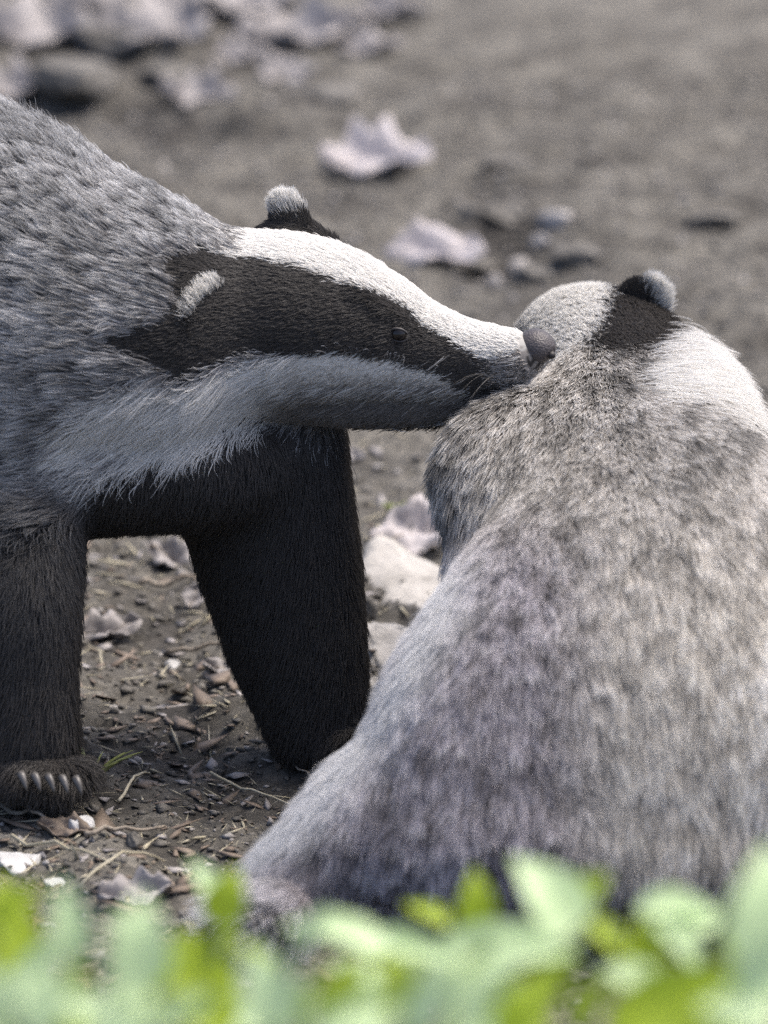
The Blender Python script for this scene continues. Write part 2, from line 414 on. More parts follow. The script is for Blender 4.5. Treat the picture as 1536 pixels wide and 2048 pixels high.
# forelegs
Yv = np.array((0, 1.0, 0))
def lp(px, py, d, a, b_): p = Wp(px, py, d); k = 1 + d * S / D; return [*p, a * S * k, b_ * S * k]
loft(bm, [lp(-30, 870, 0, 170, 200), lp(0, 1010, -120, 150, 175), lp(15, 1180, -210, 115, 142), lp(28, 1350, -215, 90, 120), lp(46, 1480, -215, 75, 106)], Yv)
loft(bm, [lp(15, 1515, -200, 52, 84), lp(80, 1535, -230, 48, 86), lp(140, 1555, -262, 30, 70)], Zv)
loft(bm, [lp(490, 800, 100, 170, 175), lp(505, 900, 120, 180, 180), lp(530, 1010, 130, 165, 172), lp(560, 1130, 130, 140, 158), lp(592, 1270, 125, 108, 135), lp(622, 1390, 120, 82, 108), lp(640, 1465, 115, 68, 92)], Yv)
loft(bm, [lp(630, 1462, 120, 45, 66), lp(700, 1474, 100, 42, 68), lp(760, 1486, 80, 30, 54)], Zv)
# hind legs and tail, out of the picture
for s_, d0 in ((-1, -160), (1, 420)):
    loft(bm, [lp(-1150, 850, d0, 280, 170), lp(-1080, 1080, d0, 190, 130), lp(-1180, 1280, d0, 95, 85), lp(-1150, 1440 + 70 * (s_ < 0) - 60 * (s_ > 0), d0, 75, 75), lp(-1040, 1500 + 70 * (s_ < 0) - 60 * (s_ > 0) - 25, d0 - 30, 45, 70)], Yv)
loft(bm, [hp(-1500, 760, 90, 90, BY + .03), hp(-1750, 860, 80, 80, BY + .03), hp(-1950, 980, 40, 40, BY + .03)], Zv)
me = fuse(bm, 'badger', 0.0017, 9)
relax(me, lambda V: sstep(620, 440, proj(V)[:, 0]) * sstep(1250, 1050, proj(V)[:, 1]), 70)
relax(me, lambda V: sstep(230, 330, proj(V)[:, 0]) * sstep(840, 890, proj(V)[:, 1]) * sstep(1330, 1180, proj(V)[:, 1]), 60)

STRIPE_LOW = [(400, 492), (450, 508), (520, 515), (600, 528), (660, 552), (720, 575), (780, 594), (820, 618), (850, 648), (900, 678), (945, 702), (980, 718)]
P_STRIPE = STRIPE_LOW + [(1015, 712), (1050, 698), (1068, 672), (1110, 600), (1000, 540), (880, 440), (700, 380), (600, 380), (480, 400), (430, 452), (405, 478)]
BAND_LOW = [(990, 770), (958, 800), (930, 778), (895, 750), (850, 734), (800, 722), (740, 705), (680, 699), (600, 704), (500, 718), (430, 738), (385, 768)]
P_BAND = [(340, 515), (400, 505)] + STRIPE_LOW + BAND_LOW + [(340, 742), (240, 705), (215, 680), (330, 645), (360, 600), (350, 560), (330, 535)]
P_CHEEK = BAND_LOW[::-1] + [(985, 800), (930, 835), (850, 850), (700, 862), (560, 838), (480, 845), (330, 895), (150, 940), (90, 910), (170, 815), (260, 770), (340, 745)]
P_DARK = [(245, 925), (330, 893), (480, 843), (560, 836), (700, 860), (850, 846), (960, 840), (1000, 2100), (-2600, 2100), (-2600, 1230), (-1200, 1080), (-100, 1110), (80, 1060), (200, 985)]
HEADP = onplane(700, 735, HY)
def coat_left(P, N, ph, r):
    n = len(P)
    Q = P.copy(); far = Q[:, 1] > HY; Q[far, 1] = 2 * HY - Q[far, 1]
    q0 = proj(Q)
    q = q0 + r.normal(size=q0.shape) * 5
    qs = q0 + r.normal(size=q0.shape) * 16
    L = np.full(n, 105.0); lift = np.full(n, 0.42); cs = np.full(n, 0.7)
    K = np.empty((n, 3, 3))
    # grizzled body: the dark band shows more or less by tuft
    pv = fbm(q0[:, 0] / 46 + q0[:, 1] / 90, q0[:, 1] / 22 - q0[:, 0] / 60, 3, 91)
    ph = np.clip(0.5 + 0.75 * (ph - 0.5) + 0.9 * pv, 0, 1)
    band = 0.65 + 0.8 * (ph - 0.5)[:, None]
    K[:, 0] = C_GREYF[0]; K[:, 1] = C_GREYF[1] * (0.7 + 2.2 * ph[:, None]); K[:, 2] = C_GREYF[2] * (0.52 + 0.65 * ph[:, None])
    low = sstep(850, 1110, q0[:, 1])[:, None, None] * (q0[:, 0] < 300)[:, None, None]
    K = K * (1 - low) + (C_DKGREY[None] * 1.3) * low
    # fur gets shorter towards the head
    near = sstep(60, 480, q0[:, 0]); L -= 55 * near; lift -= 0.1 * near
    d = P - HEADP
    d[:, 2] += 0.006
    ridge = sstep(0.35, 0.9, N[:, 2]) * (1 - 0.7 * near); lift = lift + 0.5 * ridge
    dirv = d / (np.linalg.norm(d, axis=1, keepdims=True) + 1e-9)
    dirv = dirv + np.array((-0.55, 0, 0.05)) * (1 - near)[:, None]
    head = q0[:, 0] > 385
    hd = np.tile(np.array((-1.0, 0, 0.0)), (n, 1))
    def put(m, C, ln, lf, c_):
        K[m] = C; L[m] = ln; lift[m] = lf; cs[m] = c_
    dk = inpoly(qs, P_DARK); put(dk, C_BLACK * 1.15, 60, 0.3, 0.4)
    dirv[dk] = np.array((-0.25, 0, -1.0))
    gl = dk & (qs[:, 0] < 130); f_ = sstep(1500, 1000, q0[:, 1])[:, None, None]
    K[gl] = (C_DKGREY[None] * 0.8 * f_ + C_BLACK[None] * 1.3 * (1 - f_))[gl]
    qc = np.where((q0[:, :1] > 540), q0 + (q - q0) * 1.1, qs)
    ck = inpoly(qc, P_CHEEK)
    put(ck, C_WHITE, 75, 0.22, 0.8)
    jw = ck & (q0[:, 0] > 480)
    f_ = (sstep(735, 800, q0[:, 1] + 14 * r.normal(size=n)) * sstep(480, 640, q0[:, 0]))[:, None, None]
    K[jw] = (C_WHITE[None] * 0.97 * (1 - f_) + C_JAW[None] * f_)[jw]
    L[jw] = 80 - 34 * sstep(470, 780, q0[jw, 0]); lift[jw] = 0.30 - 0.12 * sstep(470, 650, q0[jw, 0])
    ne = jw & (q0[:, 0] > 600) & (q0[:, 1] < 770); L[ne] = 17; lift[ne] = 0.05
    dirv[ck] = np.array((-1.0, 0, -0.42)); 
    lowck = ck & (q0[:, 0] < 480); L[lowck] = 115; dirv[lowck] = np.array((-1.0, 0, -0.62))
    bd = inpoly(q, P_BAND); put(bd, C_BLACK, 26, 0.25, 0.25); dirv[bd] = hd[bd] + np.array((0, 0, -0.15))
    st = inpoly(q, P_STRIPE) & (q0[:, 0] > 400 + 110 * r.random(n) ** 1.5); put(st, C_WHITE, 30, 0.3, 0.3); dirv[st] = hd[st] + np.array((0, 0, 0.15)); L[st] += 30 * sstep(560, 420, q0[st, 0])
    fm = (P[:, 1] > HY + 0.020) & (q0[:, 0] > 450) & (q0[:, 0] < 740) & (P[:, 2] > HEADP[2]); put(fm, C_BLACK, 34, 0.3, 0.3); dirv[fm] = hd[fm]
    shortm = (bd | st) & (q0[:, 0] > 780); L[shortm] = 15
    mz = (qs[:, 0] > 975) & ~st & (q0[:, 1] > 690); put(mz, np.array([[.44, .41, .38], [.38, .35, .325], [.48, .45, .415]]), 11, 0.3, 0.1)
    spk = mz & (r.random(n) < 0.4); K[spk] = C_BLACK * 1.6
    dirv[mz] = hd[mz]
    mo = inpoly(q, [(880, 806), (955, 788), (1000, 762), (1012, 772), (965, 802), (890, 822)]); K[mo] = C_BLACK; L[mo] = 10
    return L * S, lift, dirv, K, cs
badger_a = link('badger', me, M_SKIN)
tag(badger_a, 'badger facing right with raised striped head, nose laid on the other badger', 'badger', 'badgers nuzzling')
paint(me, coat_left)
grow('fur', me, badger_a, 240000, lambda P, N: view_weight(P, N) * (1 + 1.8 * ((proj(P)[:, 0] > 380) & (proj(P)[:, 1] < 880))), coat_left, 11, clump=16, rad=0.00015)

# ---- the badger on the right ----------------------------------------------------
bm = bmesh.new()
def rp_(px, py, d, up, side): p = Wp(px, py, d); k = 1 + d * S / D; return [*p, up * S * k, side * S * k]
loft(bm, [rp_(1210, 1700, -1010, 130, 330), rp_(1210, 1600, -930, 215, 430), rp_(1230, 1480, -800, 300, 480), rp_(1280, 1330, -600, 340, 425), rp_(1305, 1150, -330, 300, 345), rp_(1245, 1000, -90, 230, 315),
          rp_(1262, 875, 110, 175, 235), rp_(1258, 795, 290, 152, 180), rp_(1212, 725, 440, 140, 172), rp_(1165, 690, 590, 118, 138), rp_(1120, 690, 720, 82, 92), rp_(1085, 690, 820, 48, 52)], Zv)
# shoulder on the left, under the chin of the other
loft(bm, [rp_(1105, 888, -20, 105, 115), rp_(990, 932, -80, 112, 118), rp_(1012, 1010, -120, 118, 122), rp_(1040, 1085, -170, 138, 140), rp_(1062, 1165, -240, 165, 168), rp_(1130, 1270, -350, 220, 220)], Yv)
# left haunch and hind foot
loft(bm, [rp_(1110, 1440, -650, 260, 255), rp_(940, 1560, -740, 200, 210), rp_(785, 1650, -810, 165, 175), rp_(650, 1735, -860, 108, 120), rp_(585, 1780, -900, 66, 80)], Yv)
loft(bm, [rp_(600, 1790, -880, 42, 60), rp_(560, 1805, -960, 40, 64), rp_(530, 1830, -1050, 26, 55)], Zv)
loft(bm, [rp_(780, 1700, -860, 100, 115), rp_(930, 1680, -930, 145, 165), rp_(1100, 1670, -980, 160, 180)], Zv)
# right haunch and hind foot
loft(bm, [rp_(1400, 1480, -690, 260, 270), rp_(1520, 1600, -800, 180, 190), rp_(1610, 1720, -860, 110, 120), rp_(1650, 1785, -900, 60, 80), rp_(1650, 1830, -1050, 28, 55)], Yv)
# forelegs, behind the body
loft(bm, [rp_(1120, 1000, 20, 150, 150), rp_(1120, 1130, 40, 130, 130), rp_(1120, 1300, 50, 85, 90), rp_(1110, 1440, 50, 70, 75), rp_(1100, 1480, 90, 40, 60)], Yv)
loft(bm, [rp_(1400, 960, 20, 160, 170), rp_(1420, 1130, 40, 130, 130), rp_(1420, 1300, 50, 85, 90), rp_(1420, 1440, 50, 70, 75), rp_(1410, 1480, 90, 40, 60)], Yv)
# cheek ruff on the right
loft(bm, [rp_(1350, 805, 210, 78, 78), rp_(1315, 750, 350, 64, 64)], Zv)
# short tail, tucked down behind the rump
loft(bm, [rp_(1240, 1640, -960, 110, 150), rp_(1260, 1730, -1040, 80, 110), rp_(1270, 1790, -1090, 45, 60)], Zv)
me2 = fuse(bm, 'badger', 0.0019, 10)
relax(me2, lambda V: sstep(760, 900, proj(V)[:, 1]) * sstep(0.015, 0.04, V[:, 2]), 130)
P2_CROWN = [(1040, 650), (1046, 600), (1120, 540), (1208, 540), (1214, 575), (1196, 640), (1160, 690), (1135, 730), (1100, 730), (1050, 690)]
P2_EAR = [(1208, 530), (1280, 500), (1370, 590), (1375, 690), (1320, 705), (1250, 712), (1190, 700), (1165, 690), (1196, 640), (1214, 575)]
P2_RUFF = [(1270, 765), (1310, 722), (1340, 690), (1390, 650), (1470, 690), (1580, 830), (1560, 850), (1470, 815), (1390, 790), (1300, 785)]
HEAD2 = Wp(1150, 560, 520)
def coat_right(P, N, ph, r):
    n = len(P); q0 = proj(P); q = q0 + r.normal(size=q0.shape) * 11; qs = q0 + r.normal(size=q0.shape) * 16
    L = np.full(n, 98.0); lift = np.full(n, 0.36); cs = np.full(n, 0.68)
    K = np.empty((n, 3, 3))
    v = fbm(q0[:, 0] / 120, q0[:, 1] / 120, 3, 61)
    left = sstep(1260, 1050, q0[:, 0]) * sstep(950, 1150, q0[:, 1])  # uneven light put into the coat: left flank darker
    pale = sstep(1060, 1420, q0[:, 0]) * sstep(850, 1350, q0[:, 1])  # brightness of the lit right side put into the coat
    pv = fbm(q0[:, 0] / 17 + v, q0[:, 1] / 27, 2, 93)
    ph = np.clip(0.55 + 0.8 * (ph - 0.5) + 1.05 * pv, 0, 1)
    k = (ph - 0.5)[:, None]
    A = C_TAUPE[None] * np.ones((n, 1, 1))
    A[:, 1] *= 1 + 1.3 * k + 0.7 * v[:, None]; A[:, 2] *= 1 + 0.9 * k
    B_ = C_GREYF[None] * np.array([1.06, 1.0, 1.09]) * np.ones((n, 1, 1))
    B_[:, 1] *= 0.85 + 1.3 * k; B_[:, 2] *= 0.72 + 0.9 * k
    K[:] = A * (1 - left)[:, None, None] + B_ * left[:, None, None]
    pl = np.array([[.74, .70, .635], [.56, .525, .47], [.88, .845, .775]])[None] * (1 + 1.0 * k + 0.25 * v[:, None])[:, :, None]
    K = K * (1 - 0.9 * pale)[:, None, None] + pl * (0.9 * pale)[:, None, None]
    d = P - HEAD2; dirv = d / (np.linalg.norm(d, axis=1, keepdims=True) + 1e-9)
    dirv[:, 2] -= 0.35
    # neck fur shorter
    nk = sstep(1000, 740, q0[:, 1]); L -= 40 * nk
    rim = sstep(0.0, 0.0001, L) * np.exp(-(((q0[:, 0] - 25 - np.interp(q0[:, 1], [900, 1100, 1200, 1350, 1500, 1620, 1720], [880, 910, 890, 800, 700, 605, 490])) / 60) ** 2)) * sstep(1000, 1150, q0[:, 1])  # rim light painted as bluish white fur along the left contour
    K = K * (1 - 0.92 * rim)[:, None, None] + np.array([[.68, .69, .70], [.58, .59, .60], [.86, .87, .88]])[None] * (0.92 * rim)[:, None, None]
    dirv += np.array((0.5, 0, 0.05)) * (nk * sstep(1150, 1350, q0[:, 0]))[:, None]
    dirv += np.array((-0.35, 0, -0.3)) * (sstep(1050, 880, q0[:, 0]))[:, None]
    fr_ = sstep(760, 600, q0[:, 0]) * sstep(1560, 1680, q0[:, 1]); L += 40 * fr_; dirv += np.array((-0.75, -0.1, -0.25)) * fr_[:, None]; lift += 0.12 * fr_
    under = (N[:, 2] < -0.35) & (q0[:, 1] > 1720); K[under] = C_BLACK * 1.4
    leg = (P[:, 2] < 0.06) & (q0[:, 1] < 1500) & (P[:, 1] > -0.06) ; K[leg] = C_BLACK * 1.2; L[leg] = 40
    def put(m, C, ln, lf, c_): K[m] = C; L[m] = ln; lift[m] = lf; cs[m] = c_
    hd = np.array((0.25, -1.0, 0.3))
    fr = q0[:, 1] < 800
    lb = fr & (q[:, 0] < 1050) & (q[:, 1] < 720); put(lb, C_BLACK * 1.3, 25, .3, .3); dirv[lb] = hd
    cr = inpoly(q, P2_CROWN); put(cr, C_WHITE * 1.05, 36, .35, .4); dirv[cr] = hd
    er = inpoly(q, P2_EAR); put(er, C_BLACK * 1.3, 32, .35, .3); dirv[er] = hd
    rf = inpoly(qs, P2_RUFF); put(rf, C_WHITE, 110, .45, .7); dirv[rf] = np.array((1.0, -.3, -0.25))
    return L * S, lift, dirv, K, cs
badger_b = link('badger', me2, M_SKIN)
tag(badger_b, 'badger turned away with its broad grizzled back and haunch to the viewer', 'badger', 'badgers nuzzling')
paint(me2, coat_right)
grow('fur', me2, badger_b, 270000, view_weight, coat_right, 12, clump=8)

# ---- ears, eyes, nose, claws -------------------------------------------------------
def make_ear(parent, base, tipdir, face, size, white_from, seed, label, rim_dir=None, wide=1.0):
    """cupped ear: base point, direction to its tip, the way its hollow faces"""
    t = np.array(tipdir, float); t /= np.linalg.norm(t); f = np.array(face, float); f -= t * (f @ t); f /= np.linalg.norm(f); s = np.cross(f, t)
    bm = bmesh.new(); bmesh.ops.create_uvsphere(bm, u_segments=28, v_segments=18, radius=1)
    for v in bm.verts:
        x, y, z = v.co                    # x side, y face, z tip
        ww = 0.86 + 0.14 * z if z > 0 else 0.86
        yy = y * 0.20
        if y > 0: yy -= 0.30 * max(0, 1 - (x * x + z * z) * 1.25)
        yy -= 0.16 * z * z * (1 if z > 0 else 0.3) - 0.12 * x * x
        v.co = Vector(base + (s * x * ww * wide + f * yy + t * (z + 0.55)) * size)
    me = bpy.data.meshes.new('ear'); bm.to_mesh(me); bm.free()
    me.polygons.foreach_set('use_smooth', np.ones(len(me.polygons), dtype=bool))
    o = link('ear', me, M_SKIN, parent); o['label'] = label
    rd = t if rim_dir is None else np.array(rim_dir, float) / np.linalg.norm(rim_dir)
    ctr = base + t * size * 0.55
    def coat(P, N, ph, r):
        n = len(P); h = (P - ctr) @ rd / size + 0.06 * r.normal(size=n)
        w_ = sstep(white_from - .10, white_from + .22, h + 0.10 * r.normal(size=n))[:, None, None]
        K = C_BLACK[None] * 1.1 * (1 - w_) + C_WHITE[None] * w_
        dv = np.tile(t, (n, 1)) + 0.5 * (P - ctr) / size + np.array((-0.45 if parent is badger_a else 0.25, 0, 0))
        return size * (0.42 + 0.3 * w_[:, 0, 0]), np.full(n, 0.55), dv, K, np.full(n, 0.5)
    paint(me, coat); grow('fur', me, o, 12000, lambda P, N: np.ones(len(P)), coat, seed, rad=0.00013)
    return o
earN = onplane(425, 652, HY - 0.036); make_ear(badger_a, earN, (-0.35, -0.42, 0.80), (0.85, -0.5, -0.25), 52 * S, 0.50, 31, 'near ear with a cream white upper rim', (-0.55, 0, 0.83), 1.5)
earF = onplane(586, 498, HY + 0.026); make_ear(badger_a, earF, (-0.12, 0.3, 1.0), (0.35, 0.8, -0.2), 60 * S, 0.56, 32, 'far ear black with a white tip', None, 0.72)
earR = Wp(1275, 645, 420); make_ear(badger_b, earR, (0.22, 0.1, 1.0), (0.2, 1.0, 0.1), 55 * S, 0.50, 33, 'ear black with a white outer edge', (0.9, 0, 0.45))
earL = Wp(1092, 690, 600); make_ear(badger_b, earL, (-0.7, 0.1, 0.5), (-0.2, 1, 0), 40 * S, 0.9, 34, 'small black ear behind the snout')

def ellipsoid(name, c, r, m, parent, rot=None, seg=24, fn=None):
    bm = bmesh.new(); bmesh.ops.create_uvsphere(bm, u_segments=seg, v_segments=seg // 2 + 4, radius=1)
    R = rot or Matrix.Identity(3)
    for v in bm.verts:
        p = Vector(v.co)
        if fn: p = fn(p)
        v.co = R @ Vector((p.x * r[0], p.y * r[1], p.z * r[2])) + Vector(c)
    me = bpy.data.meshes.new(name); bm.to_mesh(me); bm.free()
    me.polygons.foreach_set('use_smooth', np.ones(len(me.polygons), dtype=bool))
    return link(name, me, m, parent)
# nose pad of the left badger: blunt, with a groove and two nostrils
def nosefn(p):
    x, y, z = p
    k = 1 - 0.10 * max(0, x)
    z2 = z * (1.0 if z > 0 else 0.92) * k
    x2 = x - 0.10 * math.exp(-(y / 0.16) ** 2) * max(0, x) - 0.22 * max(0, -z) * max(0, x)
    for s_ in (-1, 1):
        dd = (y - s_ * 0.5) ** 2 + (z + 0.1) ** 2
        x2 -= 0.30 * math.exp(-dd / 0.05) * max(0, x)
    return Vector((x2, y * k, z2))
nc_ = onplane(1073, 695, HY)
nose = ellipsoid('nose', nc_, (41 * S, 43 * S, 38 * S), M_NOSE, badger_a, Matrix.Rotation(math.radians(12), 3, 'Y'), 40, nosefn)
for s_ in (-1, 1):
    ellipsoid('nostril', nc_ + np.array((29 * S, s_ * 25 * S, -8 * S)), (9 * S, 10 * S, 8 * S), M_NOSTRIL, nose)
for s_ in (-1, 1):
    ep = onplane(797, 668, HY)
    # push the eye out to the side of the head
    hit, loc, nor, idx = badger_a.ray_cast(Vector((ep[0], HY + s_ * 0.2, ep[2] - 0.002 * 0)), Vector((0, -s_, 0)))
    loc = loc if hit else Vector((ep[0], HY + s_ * 0.02, ep[2]))
    # follow the sight line for the near eye
    if s_ < 0:
        rd = Wp(797, 668, 0) - CAM
        hit, loc, nor, idx = badger_a.ray_cast(Vector(CAM), Vector(rd).normalized())
        eye_xz = (loc.x, loc.y, loc.z)
for s_ in (-1, 1):
    e0 = Vector(eye_xz)
    if s_ > 0: e0.y = 2 * HY - e0.y
    e = ellipsoid('eye', e0 + Vector((0, s_ * 3 * S, 0)), (16 * S, 11 * S, 14 * S), M_EYE, badger_a)
    for up in (1, -1):
        bm = bmesh.new()
        pts = []
        for a in np.linspace(-0.1, math.pi + 0.1, 12):
            pts.append(Vector((math.cos(a) * 20 * S, s_ * (3 * S + 5 * S * math.sin(a)), up * (math.sin(a) * 14 * S - 1 * S) - math.cos(a) * 3 * S)) + e0)
        prev = None
        for i, p in enumerate(pts):
            rr = (1.2 + 1.8 * math.sin(math.pi * i / 11)) * S
            ring = [bm.verts.new(p + Vector((0, math.cos(q) * rr, math.sin(q) * rr))) for q in np.linspace(0, 2 * math.pi, 7, endpoint=False)]
            if prev:
                for j in range(7): bm.faces.new((prev[j], prev[(j + 1) % 7], ring[(j + 1) % 7], ring[j]))
            prev = ring
        lm = bpy.data.meshes.new('eyelid'); bm.to_mesh(lm); bm.free()
        lm.polygons.foreach_set('use_smooth', np.ones(len(lm.polygons), dtype=bool))
        link('eyelid', lm, M_LID, e)

def tube(name, pts, radii, m, parent=None, seg=7):
    pts = np.asarray(pts, float); T = np.gradient(pts, axis=0); T /= np.linalg.norm(T, axis=1, keepdims=True) + 1e-9
    ref = np.array((0.3, 0.2, 1.0)) if abs(T[0][2]) < 0.8 else np.array((1.0, 0.3, 0))
    V = []; F = []
    for p, t, r in zip(pts, T, radii):
        u = np.cross(t, ref); u /= np.linalg.norm(u) + 1e-9; s = np.cross(t, u)
        V += [p + (u * math.cos(q) + s * math.sin(q)) * r for q in np.linspace(0, 2 * math.pi, seg, endpoint=False)]
    n = len(pts)
    for i in range(n - 1):
        for j in range(seg): F.append((i * seg + j, i * seg + (j + 1) % seg, (i + 1) * seg + (j + 1) % seg, (i + 1) * seg + j))
    F.append(tuple(range(seg))[::-1]); F.append(tuple((n - 1) * seg + j for j in range(seg)))
    return link(name, mesh_np(name, V, F), m, parent)
def claws(parent, px, py, d, dx, n=5, sp=26, ln=70):
    for k in range(n):
        b0 = Wp(px + (k - (n - 1) / 2) * sp * dx[0], py + (k - (n - 1) / 2) * sp * dx[1], d + (k - (n - 1) / 2) * sp * dx[2])
        q = np.array([b0 + np.array((0.35, -0.75, 0)) * ln * S * t + np.array((0, 0, -1)) * ln * S * 0.62 * t ** 1.7 for t in np.linspace(0, 1, 6)])
        q[:, 2] = np.maximum(q[:, 2], 0.002)
        tube('claw', q, [9 * S, 9 * S, 8 * S, 6.5 * S, 4.5 * S, 1.2 * S], M_CLAW, parent)
claws(badger_a, 96, 1552, -345, (0.95, 0.08, -0.1), 5, 29, 40)
claws(badger_a, 768, 1478, 50, (0.5, 0, 0.85), 5, 24, 60)
claws(badger_b, 535, 1830, -1090, (0.9, .1, 0.3), 5, 24, 60)
# whiskers
for k in range(5):
    p0 = onplane(985 + 8 * (k % 3), 745 + 6 * (k // 3), HY - 0.011 + 0.002 * (k // 3)); a = random.uniform(-.2, .5); ln = random.uniform(110, 190) * S
    q = [p0 + np.array((-0.55 + 0.2 * a, -0.75, 0.25 - a)) * ln * t + np.array((0, 0, -0.35)) * ln * t * t for t in np.linspace(0, 1, 7)]
    tube('whisker', q, np.linspace(0.00010, 0.00003, 7), M_CLAW, badger_a, 4)

# ------------------------------------------------------------------ stones, leaves, twigs on the ground
def make_rock(name, px, py, w_, h_, dp, m, seed, label, cat, group=None, flat=0.0, rot=0.0, tilt=0.0):
    r = np.random.default_rng(seed)
    bm = bmesh.new(); bmesh.ops.create_icosphere(bm, subdivisions=4, radius=1)
    offs = r.random(3) * 50
    cuts = [(Vector(r.normal(size=3)).normalized(), r.uniform(0.5, 0.85)) for _ in range(9)]
    if flat: cuts.append((Vector((0.1, -0.15, 1)).normalized(), flat))
    p = at_ground(px, py); k = (p - CAM) @ FW / D
    R = Matrix.Rotation(rot, 3, 'Z') @ Matrix.Rotation(tilt, 3, 'X')
    co = np.array([v.co[:] for v in bm.verts])
    nz = fbm(co[:, 0] * 2.2 + offs[0] + co[:, 2] * 1.3, co[:, 1] * 2.2 + offs[1] - co[:, 2] * 1.7, 4, seed)
    for v, q in zip(bm.verts, nz):
        c = Vector(v.co)
        for n_, dd in cuts:
            e = c.dot(n_) - dd
            if e > 0: c -= n_ * e * 0.92
        c *= 1 + 0.34 * q
        v.co = R @ Vector((c.x * w_ / 2, c.y * dp / 2, c.z * h_ / 2)) * S * k
    me = bpy.data.meshes.new(name); bm.to_mesh(me); bm.free()
    me.polygons.foreach_set('use_smooth', np.ones(len(me.polygons), dtype=bool))
    o = link(name, me, m); o.location = Vector(p) + Vector((0, 0, (0.2 if name == 'earth_clod' else 0.02) * h_ * S * k))
    return tag(o, label, cat, group)

def make_leaf(name, px, py, w_, ln, m, seed, label, lobes=0.25, rot=0.0, lift=0.25, curl=0.3, tilt=0.3, group=None):
    """dead leaf lying on the soil: lobed outline, folded along the midrib, thin but solid"""
    r = np.random.default_rng(seed)
    nu, nv = 22, 9; V = []; F = []
    for i in range(nu):
        u = i / (nu - 1)
        wdt = math.sin(math.pi * min(1, u * 0.97 + 0.02)) ** 0.7 * (1 + lobes * math.sin(u * math.pi * 7 + r.uniform(-.4, .4)))
        for j in range(nv):
            v = j / (nv - 1) * 2 - 1
            y = v * wdt * 0.5
            z = abs(v) * lift * wdt * 0.5 + curl * (u - 0.5) ** 2 + 0.07 * math.sin(u * 9 + v * 4 + seed) + 0.02 * r.normal()
            V.append((u - 0.5, y, z))
    for i in range(nu - 1):
        for j in range(nv - 1): F.append((i * nv + j, i * nv + j + 1, (i + 1) * nv + j + 1, (i + 1) * nv + j))
    p = at_ground(px, py); k = (p - CAM) @ FW / D
    R = np.array(Matrix.Rotation(tilt, 3, 'X') @ Matrix.Rotation(rot, 3, 'Z'))
    V = (np.array(V) * np.array([ln, w_, ln])) @ R.T * S * k
    V[:, 2] -= np.percentile(V[:, 2], 12)
    me = mesh_np(name, V, F)
    o = link(name, me, m); o.location = Vector(p) + Vector((0, 0, 0.001))
    sm = o.modifiers.new('thick', 'SOLIDIFY'); sm.thickness = 0.0006
    # midrib and stalk
    rib = [V[i * nv + nv // 2] + np.array((0, 0, 0.0004)) for i in range(0, nu, 3)]
    tube('midrib', rib, np.linspace(0.0009, 0.0003, len(rib)), M_TWIG, o, 5)
    return tag(o, label, 'leaf', group)

make_rock('stone', 825, 1180, 270, 90, 420, M_SLAB, 101, 'large pale flat flake of stone between the dark foreleg and the grizzled flank', 'stone', 'pale stones behind the badgers', 0.3, 0.15, 0.16)
make_rock('stone', 790, 1300, 210, 90, 330, M_SLAB, 102, 'second pale flat flake just below the large one beside the dark foreleg', 'stone', 'pale stones behind the badgers', 0.3, 0.5, 0.16)
make_rock('stone', 745, 1268, 80, 60, 130, M_SLAB, 106, 'small pale flake between the two large flakes and the dark foreleg', 'stone', 'pale stones behind the badgers', 0.25, 1.1, 0.3)
make_rock('stone', 760, 1140, 120, 60, 200, M_SLAB, 107, 'thin pale flake above the large flat flake, by the dark foreleg', 'stone', 'pale stones behind the badgers', 0.22, -0.5, 0.3)
make_rock('stone', 735, 1222, 55, 60, 70, M_CLOD, 103, 'small dull stone wedged left of the large pale flat flake', 'stone', 'pale stones behind the badgers')
make_rock('stone', 738, 1372, 42, 40, 50, M_SLAB, 104, 'pebble sized pale stone at the foot of the second pale flake', 'stone', 'pale stones behind the badgers')
make_leaf('dry_leaf', 835, 1085, 130, 200, M_LEAFPALE, 5, 'pale lilac dead leaf against the grizzled flank above the flat flakes', 0.12, 0.4, 0.3, .3, 0.5, 'dead leaves on the earth')
make_leaf('dry_leaf', 752, 335, 160, 225, M_LEAFPALE, 6, 'curled pale lilac dead leaf alone on bare earth above the striped head', 0.22, 0.12, 0.45, 0.55, 0.32, 'dead leaves on the earth')
make_leaf('dry_leaf', 868, 520, 130, 200, M_LEAFPALE, 7, 'oval pale dead leaf lying just behind the striped head', 0.05, 0.05, 0.3, 0.2, 0.35, 'dead leaves on the earth')
LV = 'dead leaves on the earth'
for i, (px, py, w_, ln, lob, rot, tilt, lab) in enumerate([
    (600, 92, 150, 260, .18, .25, .22, 'long pale crumpled leaf near the upper edge, above the lone curled leaf'),
    (395, 205, 110, 160, .3, -.2, .3, 'pale lilac crumpled leaf just above the left badger back'),
    (570, 160, 110, 110, .35, .9, .3, 'small ragged leaf under the long crumpled one'),
    (478, 120, 90, 110, .3, .5, .25, 'small greyish leaf left of the long crumpled one'),
    (290, 90, 200, 270, .3, .35, .28, 'broad pale leaf beside the dark hollow in the earth'),
    (435, 40, 230, 330, .25, .3, .2, 'biggest pale ragged leaf at the upper edge of the earth'),
    (60, 85, 200, 260, .3, -.3, .22, 'pale ragged leaf in the upper left corner'),
    (20, 195, 120, 170, .3, .2, .25, 'pale leaf just over the ridge of the left badger back'),
    (770, 40, 80, 170, .15, .25, .2, 'thin pale leaf at the upper edge, right of the long crumpled one'),
    (740, 108, 80, 140, .25, .4, .2, 'dull narrow leaf above and left of the lone curled leaf'),
    (170, 20, 120, 180, .3, .1, .2, 'pale leaf cut by the upper edge at the left'),
]): make_leaf('dry_leaf', px, py, w_, ln, M_LEAFDRY, 60 + i, lab, lob, rot, .5, .5, tilt, LV)
